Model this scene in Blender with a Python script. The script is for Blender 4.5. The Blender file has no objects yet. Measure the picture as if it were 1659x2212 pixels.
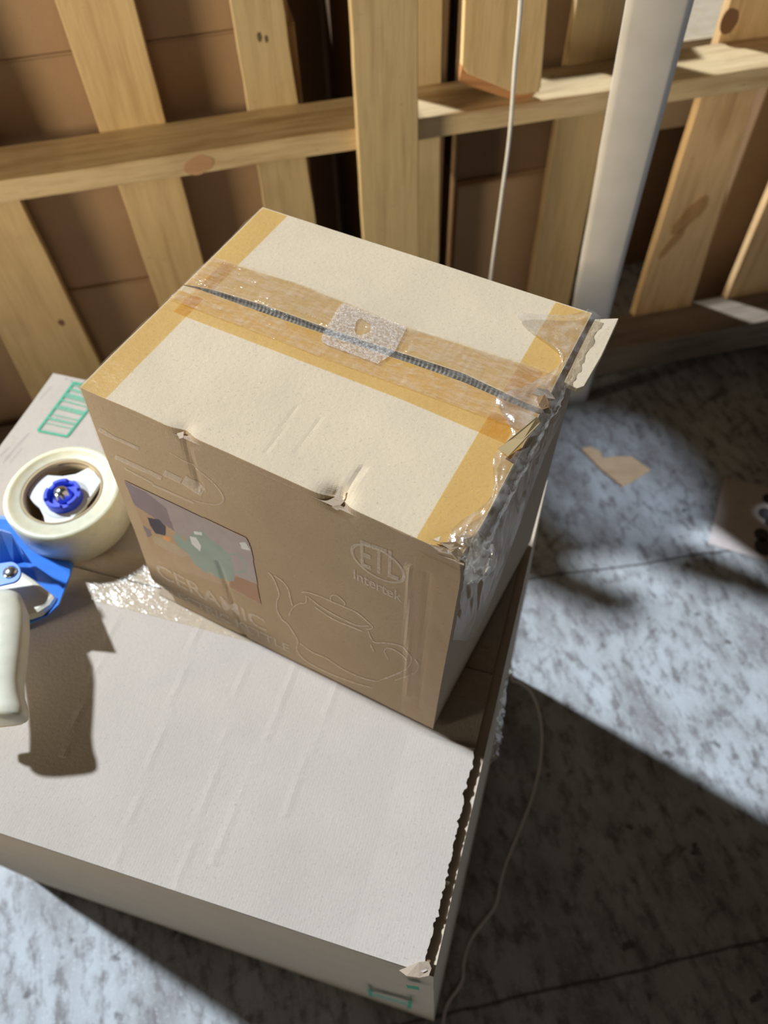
import bpy, math, random
import numpy as np
from mathutils import Vector, Matrix, noise
random.seed(7)
PI = math.pi
SC = 0.77                      # everything is laid out in drafting units, then brought to metres at the end
FPX = 1718.66; IW = 1659; IH = 2212
CAM = np.array([0, 0, 1.686])
R = np.array([[0.9991433140184662, -0.03407833432412795, -0.023479888881541146],
              [0.04138403136714156, 0.8227603442199464, 0.5668798619874222],
              [0.0, -0.5673659164144145, 0.8234657958235009]])
# R rows: camera right, up, back expressed in world axes
p_, r_ = 0.9675, -0.0414
def _R(p, r):
    f = np.array([0, math.cos(p), -math.sin(p)]); right = np.array([1, 0, 0.]); up = np.cross(right, f)
    B = np.array([right, up, -f]); c, s = math.cos(r), math.sin(r)
    return np.array([[c, s, 0], [-s, c, 0], [0, 0, 1]]) @ B
R = _R(p_, r_)
scn = bpy.context.scene
C = bpy.data.collections.new('scene'); scn.collection.children.link(C)

# ------------------------------------------------------------------ camera, light, exposure
cd = bpy.data.cameras.new('camera'); cam = bpy.data.objects.new('camera', cd); C.objects.link(cam)
cd.sensor_fit = 'AUTO'; cd.sensor_width = 36; cd.lens = FPX * 36 / IH
cd.clip_start = .01; cd.clip_end = 100
M3 = Matrix([list(R.T[i]) for i in range(3)])
cam.matrix_world = Matrix.Translation(Vector(CAM * SC)) @ M3.to_4x4()
cd.dof.use_dof = True; cd.dof.focus_distance = .70 * SC; cd.dof.aperture_fstop = 6.5
scn.camera = cam
scn.view_settings.view_transform = 'Standard'; scn.view_settings.look = 'None'
scn.view_settings.gamma = 1; scn.view_settings.use_curve_mapping = False
scn.view_settings.exposure = 0
w = bpy.data.worlds.new('world'); scn.world = w; w.use_nodes = True
w.node_tree.nodes['Background'].inputs[0].default_value = (.9, .72, .5, 1)
w.node_tree.nodes['Background'].inputs[1].default_value = .021
SUN_AZ, SUN_EL = math.radians(-31.3), math.radians(50)
LD = Vector((math.cos(SUN_AZ) * math.cos(SUN_EL), math.sin(SUN_AZ) * math.cos(SUN_EL), -math.sin(SUN_EL)))
ld = bpy.data.lights.new('warehouse_lamp', 'SUN'); ld.energy = 4.75; ld.angle = math.radians(3.0); ld.color = (.90, .99, 1.10)
lo = bpy.data.objects.new('warehouse_lamp', ld); C.objects.link(lo); lo.rotation_euler = LD.to_track_quat('-Z', 'Y').to_euler()
lo.location = (-3, 2.5, 5)
def area(name, loc, target, size, energy, col):
    a = bpy.data.lights.new(name, 'AREA'); a.size = size * SC; a.energy = energy; a.color = col
    o = bpy.data.objects.new(name, a); C.objects.link(o); o.location = Vector(loc) * SC
    o.rotation_euler = (Vector(target) - Vector(loc)).to_track_quat('-Z', 'Y').to_euler(); return o
def spot(name, loc, target, ang, blend, energy, col, size=.01, squash=1):
    a = bpy.data.lights.new(name, 'SPOT'); a.spot_size = ang; a.spot_blend = blend; a.energy = energy; a.color = col
    a.shadow_soft_size = size
    o = bpy.data.objects.new(name, a); C.objects.link(o); o.location = Vector(loc) * SC
    o.rotation_euler = (Vector(target) - Vector(loc)).to_track_quat('-Z', 'Y').to_euler()
    return o
bl_ = area('wall_fill', (-3.0, -.42, 1.42), (.35, 1.5, 1.06), .7, 4.6, (1, .87, .64)); bl_.data.spread = math.radians(38)  # added warm fill that brightens the pallet boards, not a known lamp
area('front_fill', (-.6, -2.2, 1.05), (0, .4, .9), 1.0, 2.6, (1, .90, .76))  # weak fill added from the camera side to lift the box fronts
spot('floor_patch_spot', (1.7, -.5, 3.4), (.62, 1.22, 0), math.radians(7.6), 1, 240, (.8, .92, 1.1))  # added spot, imitates light slipping through gaps as a patch on the floor

# ------------------------------------------------------------------ geometry helpers
def ray(u, v):
    return R.T @ np.array([(u - IW / 2) / FPX, -(v - IH / 2) / FPX, -1.])
def onz(u, v, z=0):
    d = ray(u, v); t = (z - CAM[2]) / d[2]; return CAM + d * t
def onplane(u, v, P0, n):
    d = ray(u, v); t = np.dot(P0 - CAM, n) / np.dot(d, n); return CAM + d * t
def proj(P):
    q = R @ (np.asarray(P, float) - CAM)
    return np.array([IW / 2 + FPX * q[0] / -q[2], IH / 2 - FPX * q[1] / -q[2]])
ROOT = {}
def V(a): return Vector((float(a[0]), float(a[1]), float(a[2])))
def tag(o, label, cat, group=None, kind=None):
    if label: o['label'] = label
    if cat: o['category'] = cat
    if group: o['group'] = group
    if kind: o['kind'] = kind
    return o
def thing(name, label, cat, loc, group=None):
    o = bpy.data.objects.new(name, None); C.objects.link(o); o.location = V(loc); o.empty_display_size = .05
    tag(o, label, cat, group); ROOT[o] = V(loc); return o
def obj(name, vf, mat, parent=None, smooth=False, label=None, base=None, bevel=0):
    """vf = (world verts, faces[, material indices]); parent = thing or part."""
    vs, fs = vf[0], vf[1]; mi = vf[2] if len(vf) > 2 else None
    if parent is not None: org = ROOT[parent]
    else:
        a = np.array([list(v) for v in vs]); org = V((a[:, 0].mean(), a[:, 1].mean(), a[:, 2].min())) if base is None else V(base)
    me = bpy.data.meshes.new(name); me.from_pydata([tuple(V(v) - org) for v in vs], [], [tuple(f) for f in fs])
    for m in (mat if isinstance(mat, (list, tuple)) else [mat]): me.materials.append(m)
    if mi: me.polygons.foreach_set('material_index', mi)
    if smooth: me.polygons.foreach_set('use_smooth', [True] * len(me.polygons))
    me.update()
    o = bpy.data.objects.new(name, me); C.objects.link(o); ROOT[o] = org
    if parent is not None: o.parent = parent
    else: o.location = org
    if label: o['label'] = label
    if bevel:
        b = o.modifiers.new('bevel', 'BEVEL'); b.width = bevel * SC; b.segments = 2; b.limit_method = 'ANGLE'; b.angle_limit = math.radians(40)
    return o
def join(*parts):
    vs, fs, mi = [], [], []
    for k, p in enumerate(parts):
        n = len(vs); vs += list(p[0]); fs += [[i + n for i in f] for f in p[1]]; mi += (list(p[2]) if len(p) > 2 else [0] * len(p[1]))
    return vs, fs, mi
def grid(fn, nu, nv, us=(0, 1), vs=(0, 1)):
    P = [fn(us[0] + (us[1] - us[0]) * i / nu, vs[0] + (vs[1] - vs[0]) * j / nv) for j in range(nv + 1) for i in range(nu + 1)]
    F = [[j * (nu + 1) + i, j * (nu + 1) + i + 1, (j + 1) * (nu + 1) + i + 1, (j + 1) * (nu + 1) + i] for j in range(nv) for i in range(nu)]
    return P, F
def solid(fn_top, fn_bot, nu, nv):
    """closed slab between two parametric sheets"""
    a = grid(fn_top, nu, nv); b = grid(fn_bot, nu, nv); n = len(a[0]); F = list(a[1]) + [f[::-1] for f in [[i + n for i in g] for g in b[1]]]
    W = nu + 1
    for i in range(nu):
        F.append([i + 1, i, i + n, i + 1 + n]); k = nv * W; F.append([k + i, k + i + 1, k + i + 1 + n, k + i + n])
    for j in range(nv):
        F.append([j * W, (j + 1) * W, (j + 1) * W + n, j * W + n]); k = nu; F.append([(j + 1) * W + k, j * W + k, j * W + k + n, (j + 1) * W + k + n])
    return list(a[0]) + list(b[0]), F
def prism(poly, dz=None, off=None):
    """polygon of world points extruded by vector"""
    n = len(poly); d = np.array(off if off is not None else (0, 0, dz)); top = [np.array(p) for p in poly]; bot = [p + d for p in top]
    F = [list(range(n)), list(range(2 * n - 1, n - 1, -1))] + [[i, i + n, (i + 1) % n + n, (i + 1) % n] for i in range(n)]
    return top + bot, F
def lathe(c, prof, n=64, a0=0, arc=2 * PI):
    c = np.array(c); P = []; F = []; m = len(prof)
    for k in range(n):
        a = a0 + arc * k / n
        for r, z in prof: P.append(c + np.array([r * math.cos(a), r * math.sin(a), z]))
    for k in range(n):
        for j in range(m - 1):
            F.append([k * m + j, ((k + 1) % n) * m + j, ((k + 1) % n) * m + j + 1, k * m + j + 1])
    return P, F
def loft(secs, n=20, cap=True, sq=2.6):
    """secs: (centre, side vec, up vec) superellipse sections"""
    P = []; F = []
    for c, s, u in secs:
        for k in range(n):
            a = 2 * PI * k / n; ca, sa = math.cos(a), math.sin(a)
            x = math.copysign(abs(ca) ** (2 / sq), ca); y = math.copysign(abs(sa) ** (2 / sq), sa)
            P.append(np.array(c) + np.array(s) * x + np.array(u) * y)
    for j in range(len(secs) - 1):
        for k in range(n): F.append([j * n + k, j * n + (k + 1) % n, (j + 1) * n + (k + 1) % n, (j + 1) * n + k])
    if cap: F.append(list(range(n))[::-1]); F.append([(len(secs) - 1) * n + k for k in range(n)])
    return P, F
def smooth_path(pts, k=6):
    pts = [np.array(p, float) for p in pts]; out = []
    for i in range(len(pts) - 1):
        p0 = pts[max(i - 1, 0)]; p1 = pts[i]; p2 = pts[i + 1]; p3 = pts[min(i + 2, len(pts) - 1)]
        for j in range(k):
            t = j / k
            out.append(.5 * ((2 * p1) + (-p0 + p2) * t + (2 * p0 - 5 * p1 + 4 * p2 - p3) * t * t + (-p0 + 3 * p1 - 3 * p2 + p3) * t ** 3))
    out.append(pts[-1]); return out
def tube(pts, r, n=8):
    P = []; F = []; m = len(pts)
    for i, p in enumerate(pts):
        t = V(pts[min(i + 1, m - 1)]) - V(pts[max(i - 1, 0)]); t.normalize()
        s = t.cross(Vector((0, 0, 1)) if abs(t.z) < .9 else Vector((1, 0, 0))).normalized(); u = s.cross(t)
        rr = r(i / (m - 1)) if callable(r) else r
        for k in range(n):
            a = 2 * PI * k / n; q = V(p) + s * (rr * math.cos(a)) + u * (rr * math.sin(a)); P.append(np.array(q))
    for i in range(m - 1):
        for k in range(n): F.append([i * n + k, i * n + (k + 1) % n, (i + 1) * n + (k + 1) % n, (i + 1) * n + k])
    F.append(list(range(n))[::-1]); F.append([(m - 1) * n + k for k in range(n)]); return P, F
def fb(x, y, z, s, amp):
    return noise.fractal(Vector((x * s, y * s, z * s)), 1.0, 2.0, 3) * amp

# ------------------------------------------------------------------ materials
def mat(name):
    m = bpy.data.materials.new(name); m.use_nodes = True; nt = m.node_tree; b = nt.nodes['Principled BSDF']; return m, nt, b
def N(nt, t, **k):
    n = nt.nodes.new(t)
    for a, v in k.items(): setattr(n, a, v)
    return n
def lk(nt, a, b): nt.links.new(a, b)
def coords(nt, scale=(1, 1, 1), rot=(0, 0, 0)):
    t = N(nt, 'ShaderNodeTexCoord'); g = N(nt, 'ShaderNodeNewGeometry'); mp = N(nt, 'ShaderNodeMapping')
    mp.inputs['Scale'].default_value = scale
    rt = N(nt, 'ShaderNodeMapping'); rt.inputs['Rotation'].default_value = rot
    lk(nt, g.outputs['Position'], rt.inputs['Vector']); lk(nt, rt.outputs['Vector'], mp.inputs['Vector']); return mp.outputs['Vector']
def noi(nt, vec, s, d=4, r=.55):
    n = N(nt, 'ShaderNodeTexNoise'); n.inputs['Scale'].default_value = s; n.inputs['Detail'].default_value = d; n.inputs['Roughness'].default_value = r
    lk(nt, vec, n.inputs['Vector']); return n.outputs['Fac']
def ramp(nt, fac, stops):
    r = N(nt, 'ShaderNodeValToRGB'); e = r.color_ramp.elements
    while len(e) < len(stops): e.new(.5)
    for el, (p, c) in zip(e, stops): el.position = p; el.color = (*c, 1) if len(c) == 3 else c
    lk(nt, fac, r.inputs['Fac']); return r.outputs['Color']
def mixc(nt, fac, a, b, mode='MIX'):
    m = N(nt, 'ShaderNodeMix'); m.data_type = 'RGBA'; m.blend_type = mode
    for sock, v in ((m.inputs[0], fac), (m.inputs[6], a), (m.inputs[7], b)):
        if hasattr(v, 'is_linked') or hasattr(v, 'node'): lk(nt, v, sock)
        else: sock.default_value = v if not isinstance(v, tuple) or len(v) == 4 else (*v, 1)
    return m.outputs[2]
def bump(nt, b, h, st, dist=.002):
    n = N(nt, 'ShaderNodeBump'); n.inputs['Strength'].default_value = st; n.inputs['Distance'].default_value = dist
    lk(nt, h, n.inputs['Height']); lk(nt, n.outputs['Normal'], b.inputs['Normal'])
def cardboard(name, base, dark=None, flute=None, rough=.85, spec=.25):
    m, nt, b = mat(name); v = coords(nt); dark = dark or tuple(x * .78 for x in base)
    f1 = noi(nt, v, 14, 5, .6); f2 = noi(nt, v, 420, 3, .7)
    c = mixc(nt, ramp(nt, f1, [(.3, (0, 0, 0)), (.75, (1, 1, 1))]), base, tuple(x * .9 for x in base))
    sp = ramp(nt, f2, [(.30, (1, 1, 1)), (.42, (0, 0, 0))]); c = mixc(nt, sp, c, dark)
    sp2 = ramp(nt, noi(nt, v, 700, 2, .6), [(.66, (0, 0, 0)), (.74, (1, 1, 1))]); c = mixc(nt, sp2, c, tuple(min(1, x * 1.18) for x in base))
    lk(nt, c, b.inputs['Base Color']); b.inputs['Roughness'].default_value = rough; b.inputs['Specular IOR Level'].default_value = spec
    h = noi(nt, v, 260, 4, .6)
    if flute:
        wv = N(nt, 'ShaderNodeTexWave'); wv.inputs['Scale'].default_value = flute[1]; wv.inputs['Distortion'].default_value = .6
        wv.bands_direction = 'X'; lk(nt, coords(nt, rot=(0, 0, flute[0])), wv.inputs['Vector'])
        ad = N(nt, 'ShaderNodeMath', operation='MULTIPLY_ADD'); ad.inputs[1].default_value = .12; lk(nt, wv.outputs['Fac'], ad.inputs[0]); lk(nt, h, ad.inputs[2]); h = ad.outputs[0]
    bump(nt, b, h, .35, .0008); return m
def wood(name, base, dark, vertical=True, rot=0, knot=(.20, .09, .03)):
    m, nt, b = mat(name)
    v = coords(nt, (1, 1, .07) if vertical else (.07, 1, 1), (0, 0, rot))
    g = noi(nt, v, 70, 5, .6); g2 = noi(nt, v, 260, 3, .6); big = noi(nt, coords(nt), 5, 3)
    c = ramp(nt, g, [(.3, dark), (.5, base), (.75, tuple(min(1, x * 1.1) for x in base))])
    c = mixc(nt, ramp(nt, g2, [(.3, (.45, .45, .45)), (.5, (0, 0, 0))]), c, dark)
    c = mixc(nt, ramp(nt, big, [(.56, (0, 0, 0)), (.78, (.6, .6, .6))]), c, tuple(x * .75 for x in dark))
    vo = N(nt, 'ShaderNodeTexVoronoi'); vo.inputs['Scale'].default_value = 3.2; lk(nt, coords(nt, (1, 1, .5)), vo.inputs['Vector'])
    c = mixc(nt, ramp(nt, vo.outputs['Distance'], [(.055, (.8, .8, .8)), (.10, (0, 0, 0))]), c, knot)
    st = noi(nt, coords(nt, (1, 1, 3)), 55, 4); c = mixc(nt, ramp(nt, st, [(.68, (0, 0, 0)), (.76, (.55, .55, .55))]), c, (.12, .09, .05))
    lk(nt, c, b.inputs['Base Color']); b.inputs['Roughness'].default_value = .75; bump(nt, b, g2, .3, .001); return m
def plain(name, col, rough=.5, spec=.5, metal=0, bs=0, bscale=200, sss=0):
    m, nt, b = mat(name); b.inputs['Base Color'].default_value = (*col, 1); b.inputs['Roughness'].default_value = rough
    b.inputs['Specular IOR Level'].default_value = spec; b.inputs['Metallic'].default_value = metal
    v = coords(nt); c = mixc(nt, ramp(nt, noi(nt, v, bscale * .4, 3), [(.35, (0, 0, 0)), (.7, (1, 1, 1))]), col, tuple(x * .9 for x in col)); lk(nt, c, b.inputs['Base Color'])
    if bs: bump(nt, b, noi(nt, v, bscale, 3), bs, .001)
    if sss: b.inputs['Subsurface Weight'].default_value = sss; b.inputs['Subsurface Radius'].default_value = (.02, .015, .008); b.inputs['Subsurface Scale'].default_value = 1
    return m
def film(name, tint, gloss, rough, bs=.4, scale=60, milky=0.0, milk=(.9, .88, .82), streak=None):
    m, nt, b = mat(name); out = nt.nodes['Material Output']; nt.nodes.remove(b)
    v = coords(nt, *(streak or ((1, 1, 1),)))
    tr = N(nt, 'ShaderNodeBsdfTransparent'); tr.inputs['Color'].default_value = (*tint, 1)
    gl = N(nt, 'ShaderNodeBsdfGlossy'); gl.inputs['Roughness'].default_value = rough; gl.inputs['Color'].default_value = (1, 1, 1, 1)
    n = N(nt, 'ShaderNodeBump'); n.inputs['Strength'].default_value = bs; n.inputs['Distance'].default_value = .003
    lk(nt, noi(nt, v, scale, 4, .6), n.inputs['Height']); lk(nt, n.outputs['Normal'], gl.inputs['Normal'])
    gg = N(nt, 'ShaderNodeNewGeometry'); dt = N(nt, 'ShaderNodeVectorMath', operation='DOT_PRODUCT'); lk(nt, n.outputs['Normal'], dt.inputs[0]); lk(nt, gg.outputs['Incoming'], dt.inputs[1])
    ab = N(nt, 'ShaderNodeMath', operation='ABSOLUTE'); lk(nt, dt.outputs['Value'], ab.inputs[0])
    om = N(nt, 'ShaderNodeMath', operation='SUBTRACT'); om.inputs[0].default_value = 1; lk(nt, ab.outputs[0], om.inputs[1])
    pw = N(nt, 'ShaderNodeMath', operation='POWER'); pw.inputs[1].default_value = 5; lk(nt, om.outputs[0], pw.inputs[0])
    fr = N(nt, 'ShaderNodeMath', operation='MULTIPLY_ADD'); fr.inputs[1].default_value = .3; fr.inputs[2].default_value = .035; lk(nt, pw.outputs[0], fr.inputs[0])
    mu = N(nt, 'ShaderNodeMath', operation='MULTIPLY_ADD'); mu.inputs[1].default_value = 1; mu.inputs[2].default_value = gloss; mu.use_clamp = True
    lk(nt, fr.outputs[0], mu.inputs[0])
    df = N(nt, 'ShaderNodeBsdfDiffuse'); df.inputs['Color'].default_value = (*milk, 1)
    mk = ramp(nt, noi(nt, v, scale * 1.7, 5, .7), [(.42, (milky * .25,) * 3), (.68, (milky,) * 3)])
    m1 = N(nt, 'ShaderNodeMixShader'); lk(nt, mk, m1.inputs[0]); lk(nt, tr.outputs[0], m1.inputs[1]); lk(nt, df.outputs[0], m1.inputs[2])
    m2 = N(nt, 'ShaderNodeMixShader'); lk(nt, mu.outputs[0], m2.inputs[0]); lk(nt, m1.outputs[0], m2.inputs[1]); lk(nt, gl.outputs[0], m2.inputs[2])
    lk(nt, m2.outputs[0], out.inputs['Surface']); return m
def ink(name, col, alpha):
    m, nt, b = mat(name); out = nt.nodes['Material Output']; b.inputs['Base Color'].default_value = (*col, 1); b.inputs['Roughness'].default_value = .7
    tr = N(nt, 'ShaderNodeBsdfTransparent'); mx = N(nt, 'ShaderNodeMixShader')
    f = ramp(nt, noi(nt, coords(nt), 160, 4, .7), [(.33, (alpha * .5,) * 3), (.6, (alpha,) * 3)])
    lk(nt, f, mx.inputs[0]); lk(nt, tr.outputs[0], mx.inputs[1]); lk(nt, b.outputs[0], mx.inputs[2]); lk(nt, mx.outputs[0], out.inputs['Surface']); return m

def concrete():
    m, nt, b = mat('worn_concrete')
    v = coords(nt); vs = coords(nt, (1, .45, 1), (0, 0, -.25))
    a = noi(nt, vs, 9, 6, .62); f = noi(nt, vs, 55, 5, .65); d = noi(nt, coords(nt, (1, .22, 1), (0, 0, .9)), 34, 4, .6); tiny = noi(nt, v, 190, 3, .6)
    c = ramp(nt, a, [(.30, (.20, .19, .185)), (.5, (.40, .42, .43)), (.7, (.52, .56, .58))])
    c = mixc(nt, ramp(nt, f, [(.36, (.85, .85, .85)), (.52, (0, 0, 0))]), c, (.15, .135, .135))
    c = mixc(nt, ramp(nt, d, [(.28, (.75, .75, .75)), (.38, (0, 0, 0))]), c, (.12, .11, .11))
    c = mixc(nt, ramp(nt, tiny, [(.58, (0, 0, 0)), (.70, (.6, .6, .6))]), c, (.62, .66, .68))
    c = mixc(nt, ramp(nt, noi(nt, v, 26, 3), [(.66, (0, 0, 0)), (.72, (.8, .8, .8))]), c, (.07, .06, .055))
    # long cracks
    sep = N(nt, 'ShaderNodeSeparateXYZ'); wob = noi(nt, v, 7, 4)
    gpos = N(nt, 'ShaderNodeNewGeometry'); lk(nt, gpos.outputs['Position'], sep.inputs[0])
    for (x0, y0), (x1, y1), wd in CRACKS:
        dx, dy = x1 - x0, y1 - y0; L = math.hypot(dx, dy); nx, ny = -dy / L, dx / L
        e = N(nt, 'ShaderNodeMath', operation='MULTIPLY'); e.inputs[1].default_value = nx; lk(nt, sep.outputs[0], e.inputs[0])
        g = N(nt, 'ShaderNodeMath', operation='MULTIPLY_ADD'); g.inputs[1].default_value = ny; lk(nt, sep.outputs[1], g.inputs[0]); lk(nt, e.outputs[0], g.inputs[2])
        h = N(nt, 'ShaderNodeMath', operation='SUBTRACT'); h.inputs[1].default_value = nx * x0 + ny * y0 - .009; lk(nt, g.outputs[0], h.inputs[0])
        k = N(nt, 'ShaderNodeMath', operation='MULTIPLY_ADD'); k.inputs[1].default_value = -.018; lk(nt, wob, k.inputs[0]); lk(nt, h.outputs[0], k.inputs[2])
        ab = N(nt, 'ShaderNodeMath', operation='ABSOLUTE'); lk(nt, k.outputs[0], ab.inputs[0])
        c = mixc(nt, ramp(nt, ab.outputs[0], [(wd * .3, (.85, .85, .85)), (wd, (0, 0, 0))]), c, (.035, .03, .028))
    lk(nt, c, b.inputs['Base Color']); b.inputs['Roughness'].default_value = .55; b.inputs['Specular IOR Level'].default_value = .4
    bump(nt, b, f, .5, .002); return m
def w2(u, v): q = onz(u, v) * SC; return (q[0], q[1])
CRACKS = [(w2(1000, 2180), w2(1659, 2030), .0035), (w2(1060, 1262), w2(1420, 1212), .003)]
M_floor = concrete()
AZW = math.radians(11)
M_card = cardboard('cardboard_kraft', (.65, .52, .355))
M_card_low = cardboard('cardboard_grey_kraft', (.525, .465, .40), flute=(math.radians(18), 120))
M_card_side = cardboard('cardboard_side', (.62, .52, .40))
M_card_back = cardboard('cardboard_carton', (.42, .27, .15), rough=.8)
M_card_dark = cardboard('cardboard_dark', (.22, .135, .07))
M_core = cardboard('roll_core_board', (.52, .40, .24))
M_torn = cardboard('torn_paper', (.58, .46, .34))
M_slat = wood('pallet_pine', (.68, .48, .23), (.54, .36, .16))
M_slat2 = wood('pallet_pine_pale', (.57, .43, .225), (.45, .32, .16))
M_slat3 = wood('pallet_pine_knotty', (.72, .48, .24), (.50, .30, .13), knot=(.16, .05, .015))
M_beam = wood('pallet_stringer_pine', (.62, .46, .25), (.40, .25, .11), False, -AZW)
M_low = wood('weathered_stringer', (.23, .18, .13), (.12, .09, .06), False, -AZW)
M_amber = film('amber_tape', (.96, .83, .55), .0, .3, .25, 90, .10, (.85, .68, .38))
M_clear = film('clear_tape', (.97, .92, .82), .0, .16, .6, 45, .22, (.86, .80, .70), ((1, 3, 1), (0, 0, .52)))
M_smooth = film('smooth_clear_tape', (.97, .92, .84), .0, .2, .3, 22, .05, (.7, .58, .42))
M_crumple = film('crumpled_tape', (.96, .94, .90), .12, .20, 1.0, 55, .26, (.86, .84, .80))
M_ink = ink('faded_white_ink', (.78, .71, .66), .40)
M_inkline = ink('faded_line_ink', (.78, .68, .60), .55)
M_green = plain('green_print', (.07, .42, .26), .8, .2)
M_palegreen = ink('pale_green_print', (.14, .45, .30), .85)
M_greyink = ink('grey_print', (.35, .34, .38), .35)
M_roll = plain('tape_roll_side', (.80, .76, .55), .32, .5, 0, .05, 300, .35)
M_hub = plain('white_plastic', (.82, .83, .80), .4)
M_knob = plain('blue_plastic', (.02, .06, .72), .35)
M_frame = plain('blue_painted_steel', (.05, .22, .80), .35)
M_steel = plain('zinc_steel', (.75, .75, .74), .25, .5, 1)
M_cream = plain('cream_plastic', (.78, .75, .60), .42)
M_yellow = plain('yellow_plastic', (.80, .48, .05), .45)
M_white = plain('white_board', (.72, .67, .61), .5, .4, 0, 0, 40)
M_cord = plain('pale_cord', (.80, .78, .75), .5)
M_paper = plain('pale_paper', (.62, .55, .52), .8, .2)
M_paperink = plain('dark_grey_print', (.07, .07, .075), .8, .2)
M_chip = wood('wood_chip', (.60, .42, .25), (.45, .30, .16), False)

# ------------------------------------------------------------------ setting
fl = obj('floor', grid(lambda u, v: np.array([-4 + 10 * u, -2 + 8 * v, 0]), 2, 2), M_floor); fl['kind'] = 'structure'

# ------------------------------------------------------------------ the upright wooden pallet along the back
d11 = np.array([math.cos(AZW), math.sin(AZW), 0]); n11 = np.array([-math.sin(AZW), math.cos(AZW), 0]); PW = np.array([.62, 1.545, 0])
S0 = float(PW @ d11)
def WP(s, off, z): return PW + d11 * (s - S0) + n11 * off + np.array([0, 0, z])
def plank(s0, s1, o0, o1, z0, z1, seed=0, vert=True, rag=.0016, n=26, t0=0, t1=0):
    """board with slightly uneven sawn edges; t0,t1 shift the top end sideways"""
    P = []; F = []
    L = n
    for i in range(L + 1):
        t = i / L
        if vert:
            z = z0 + (z1 - z0) * t; a = s0 + t0 * t + fb(seed, z, 0, 9, rag); b = s1 + t1 * t + fb(seed + 5, z, 3, 9, rag)
            P += [WP(a, o0, z), WP(b, o0, z), WP(b, o1, z), WP(a, o1, z)]
        else:
            s = s0 + (s1 - s0) * t; a = z0 + fb(seed, s, 0, 6, rag); b = z1 + fb(seed + 5, s, 3, 6, rag)
            P += [WP(s, o0, a), WP(s, o0, b), WP(s, o1, b), WP(s, o1, a)]
    for i in range(L):
        for k in range(4): F.append([i * 4 + k, i * 4 + (k + 1) % 4, (i + 1) * 4 + (k + 1) % 4, (i + 1) * 4 + k])
    F += [[0, 1, 2, 3], [L * 4 + 3, L * 4 + 2, L * 4 + 1, L * 4]]
    return P, F
TOPZ = 1.42
pal = thing('wooden_pallet', 'pale pine pallet standing on its side behind the boxes, vertical boards on a crossbar', 'pallet', WP(.4, .05, 0))
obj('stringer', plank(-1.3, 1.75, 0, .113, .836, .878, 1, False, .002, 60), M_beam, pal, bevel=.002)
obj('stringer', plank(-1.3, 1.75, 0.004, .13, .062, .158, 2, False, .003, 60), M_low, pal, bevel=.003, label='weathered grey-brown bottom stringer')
SL = [(-1.17, -1.02, 0, 0, M_slat2), (-.86, -.73, 0, 0, M_slat), (-.59, -.38, .06, -.045, M_slat), (-.207, -.085, -.014, -.012, M_slat), (.063, .192, 0, -.052, M_slat2), (.33, .462, 0, -.03, M_slat2),
      (.70, .818, .002, -.004, M_slat), (1.022, 1.205, .004, -.09, M_slat3), (1.30, 1.46, .0, .0, M_slat3), (1.60, 1.74, 0, 0, M_slat)]
for i, (a, b, ta, tb, m) in enumerate(SL):
    obj('slat', plank(a, b, .1135, .137, 0, TOPZ, 10 + i * 3, t0=ta, t1=tb), m, pal, bevel=.0015)
obj('slat', plank(.250, .374, -.024, -.0005, .03, TOPZ, 71, t0=-.004, t1=-.02), M_slat2, pal, bevel=.0015, label='front board nailed over the crossbar')
# short broken board hanging in front, its end bevelled
bx = [(.436, TOPZ), (.442, .972), (.452, .958), (.556, .905), (.594, .905), (.596, .925), (.566, TOPZ)]
pb = [WP(s, -.018, z) for s, z in bx]
sb = obj('slat', prism(pb, off=n11 * .0165), M_slat, pal, bevel=.002, label='short broken board ending above the crossbar')
# bevelled splintered end
be = [WP(.442, -.018, .972), WP(.596, -.018, .915), WP(.594, .012, .880), WP(.552, .020, .879), WP(.446, .010, .930)]
obj('broken_end', (be + [p + n11 * .012 + np.array([0, 0, .012]) for p in be], [[0, 1, 2, 3, 4], [9, 8, 7, 6, 5]] + [[i, i + 5, (i + 1) % 5 + 5, (i + 1) % 5] for i in range(5)]),
    wood('reddish_end_grain', (.50, .24, .09), (.30, .12, .04), False), pal, label='reddish splintered end')

def knot(cpx, rs, rz, off, m, rot=0, tail=0, zplane=None):
    c = onplane(cpx[0], cpx[1], PW + n11 * off, n11); cs = float(c @ d11) - (PW @ d11); pts = []
    for k in range(28):
        a = 2 * PI * k / 28; r0 = 1 + .18 * noise.noise(Vector((math.cos(a) * 1.5, math.sin(a) * 1.5, cpx[0] * .01)))
        x, z = rs * r0 * math.cos(a), rz * r0 * math.sin(a) - (tail if math.sin(a) < -.5 else 0)
        x, z = x * math.cos(rot) - z * math.sin(rot), x * math.sin(rot) + z * math.cos(rot)
        pts.append(c + d11 * x + np.array([0, 0, z]) - n11 * .0006)
    return obj('knot', prism(pts, off=n11 * .0012), m, pal)
M_knot = plain('dark_knot', (.22, .11, .05), .7); M_redknot = wood('reddish_knot', (.50, .29, .15), (.40, .21, .10), False, -AZW); M_orknot = wood('orange_brown_knot', (.50, .28, .11), (.36, .18, .06)); M_mark = plain('dark_wood_stain', (.13, .10, .06), .8)
knot((428, 358), .028, .018, 0, M_redknot, .3)
knot((132, 697), .007, .009, .1135, M_knot)
knot((1500, 455), .024, .040, .1135, M_orknot, -.6, .03)
knot((1455, 520), .012, .034, .1135, M_orknot, -.5, .02)
knot((1575, 45), .018, .026, .1135, M_knot, .2)
for c_, a_, b_ in (((851, 268), .006, .008), ((869, 290), .012, .007), ((838, 243), .010, .003), ((872, 243), .010, .003), ((880, 146), .005, .004), ((846, 100), .003, .003)): knot(c_, a_, b_, -.020, M_mark)
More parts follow.
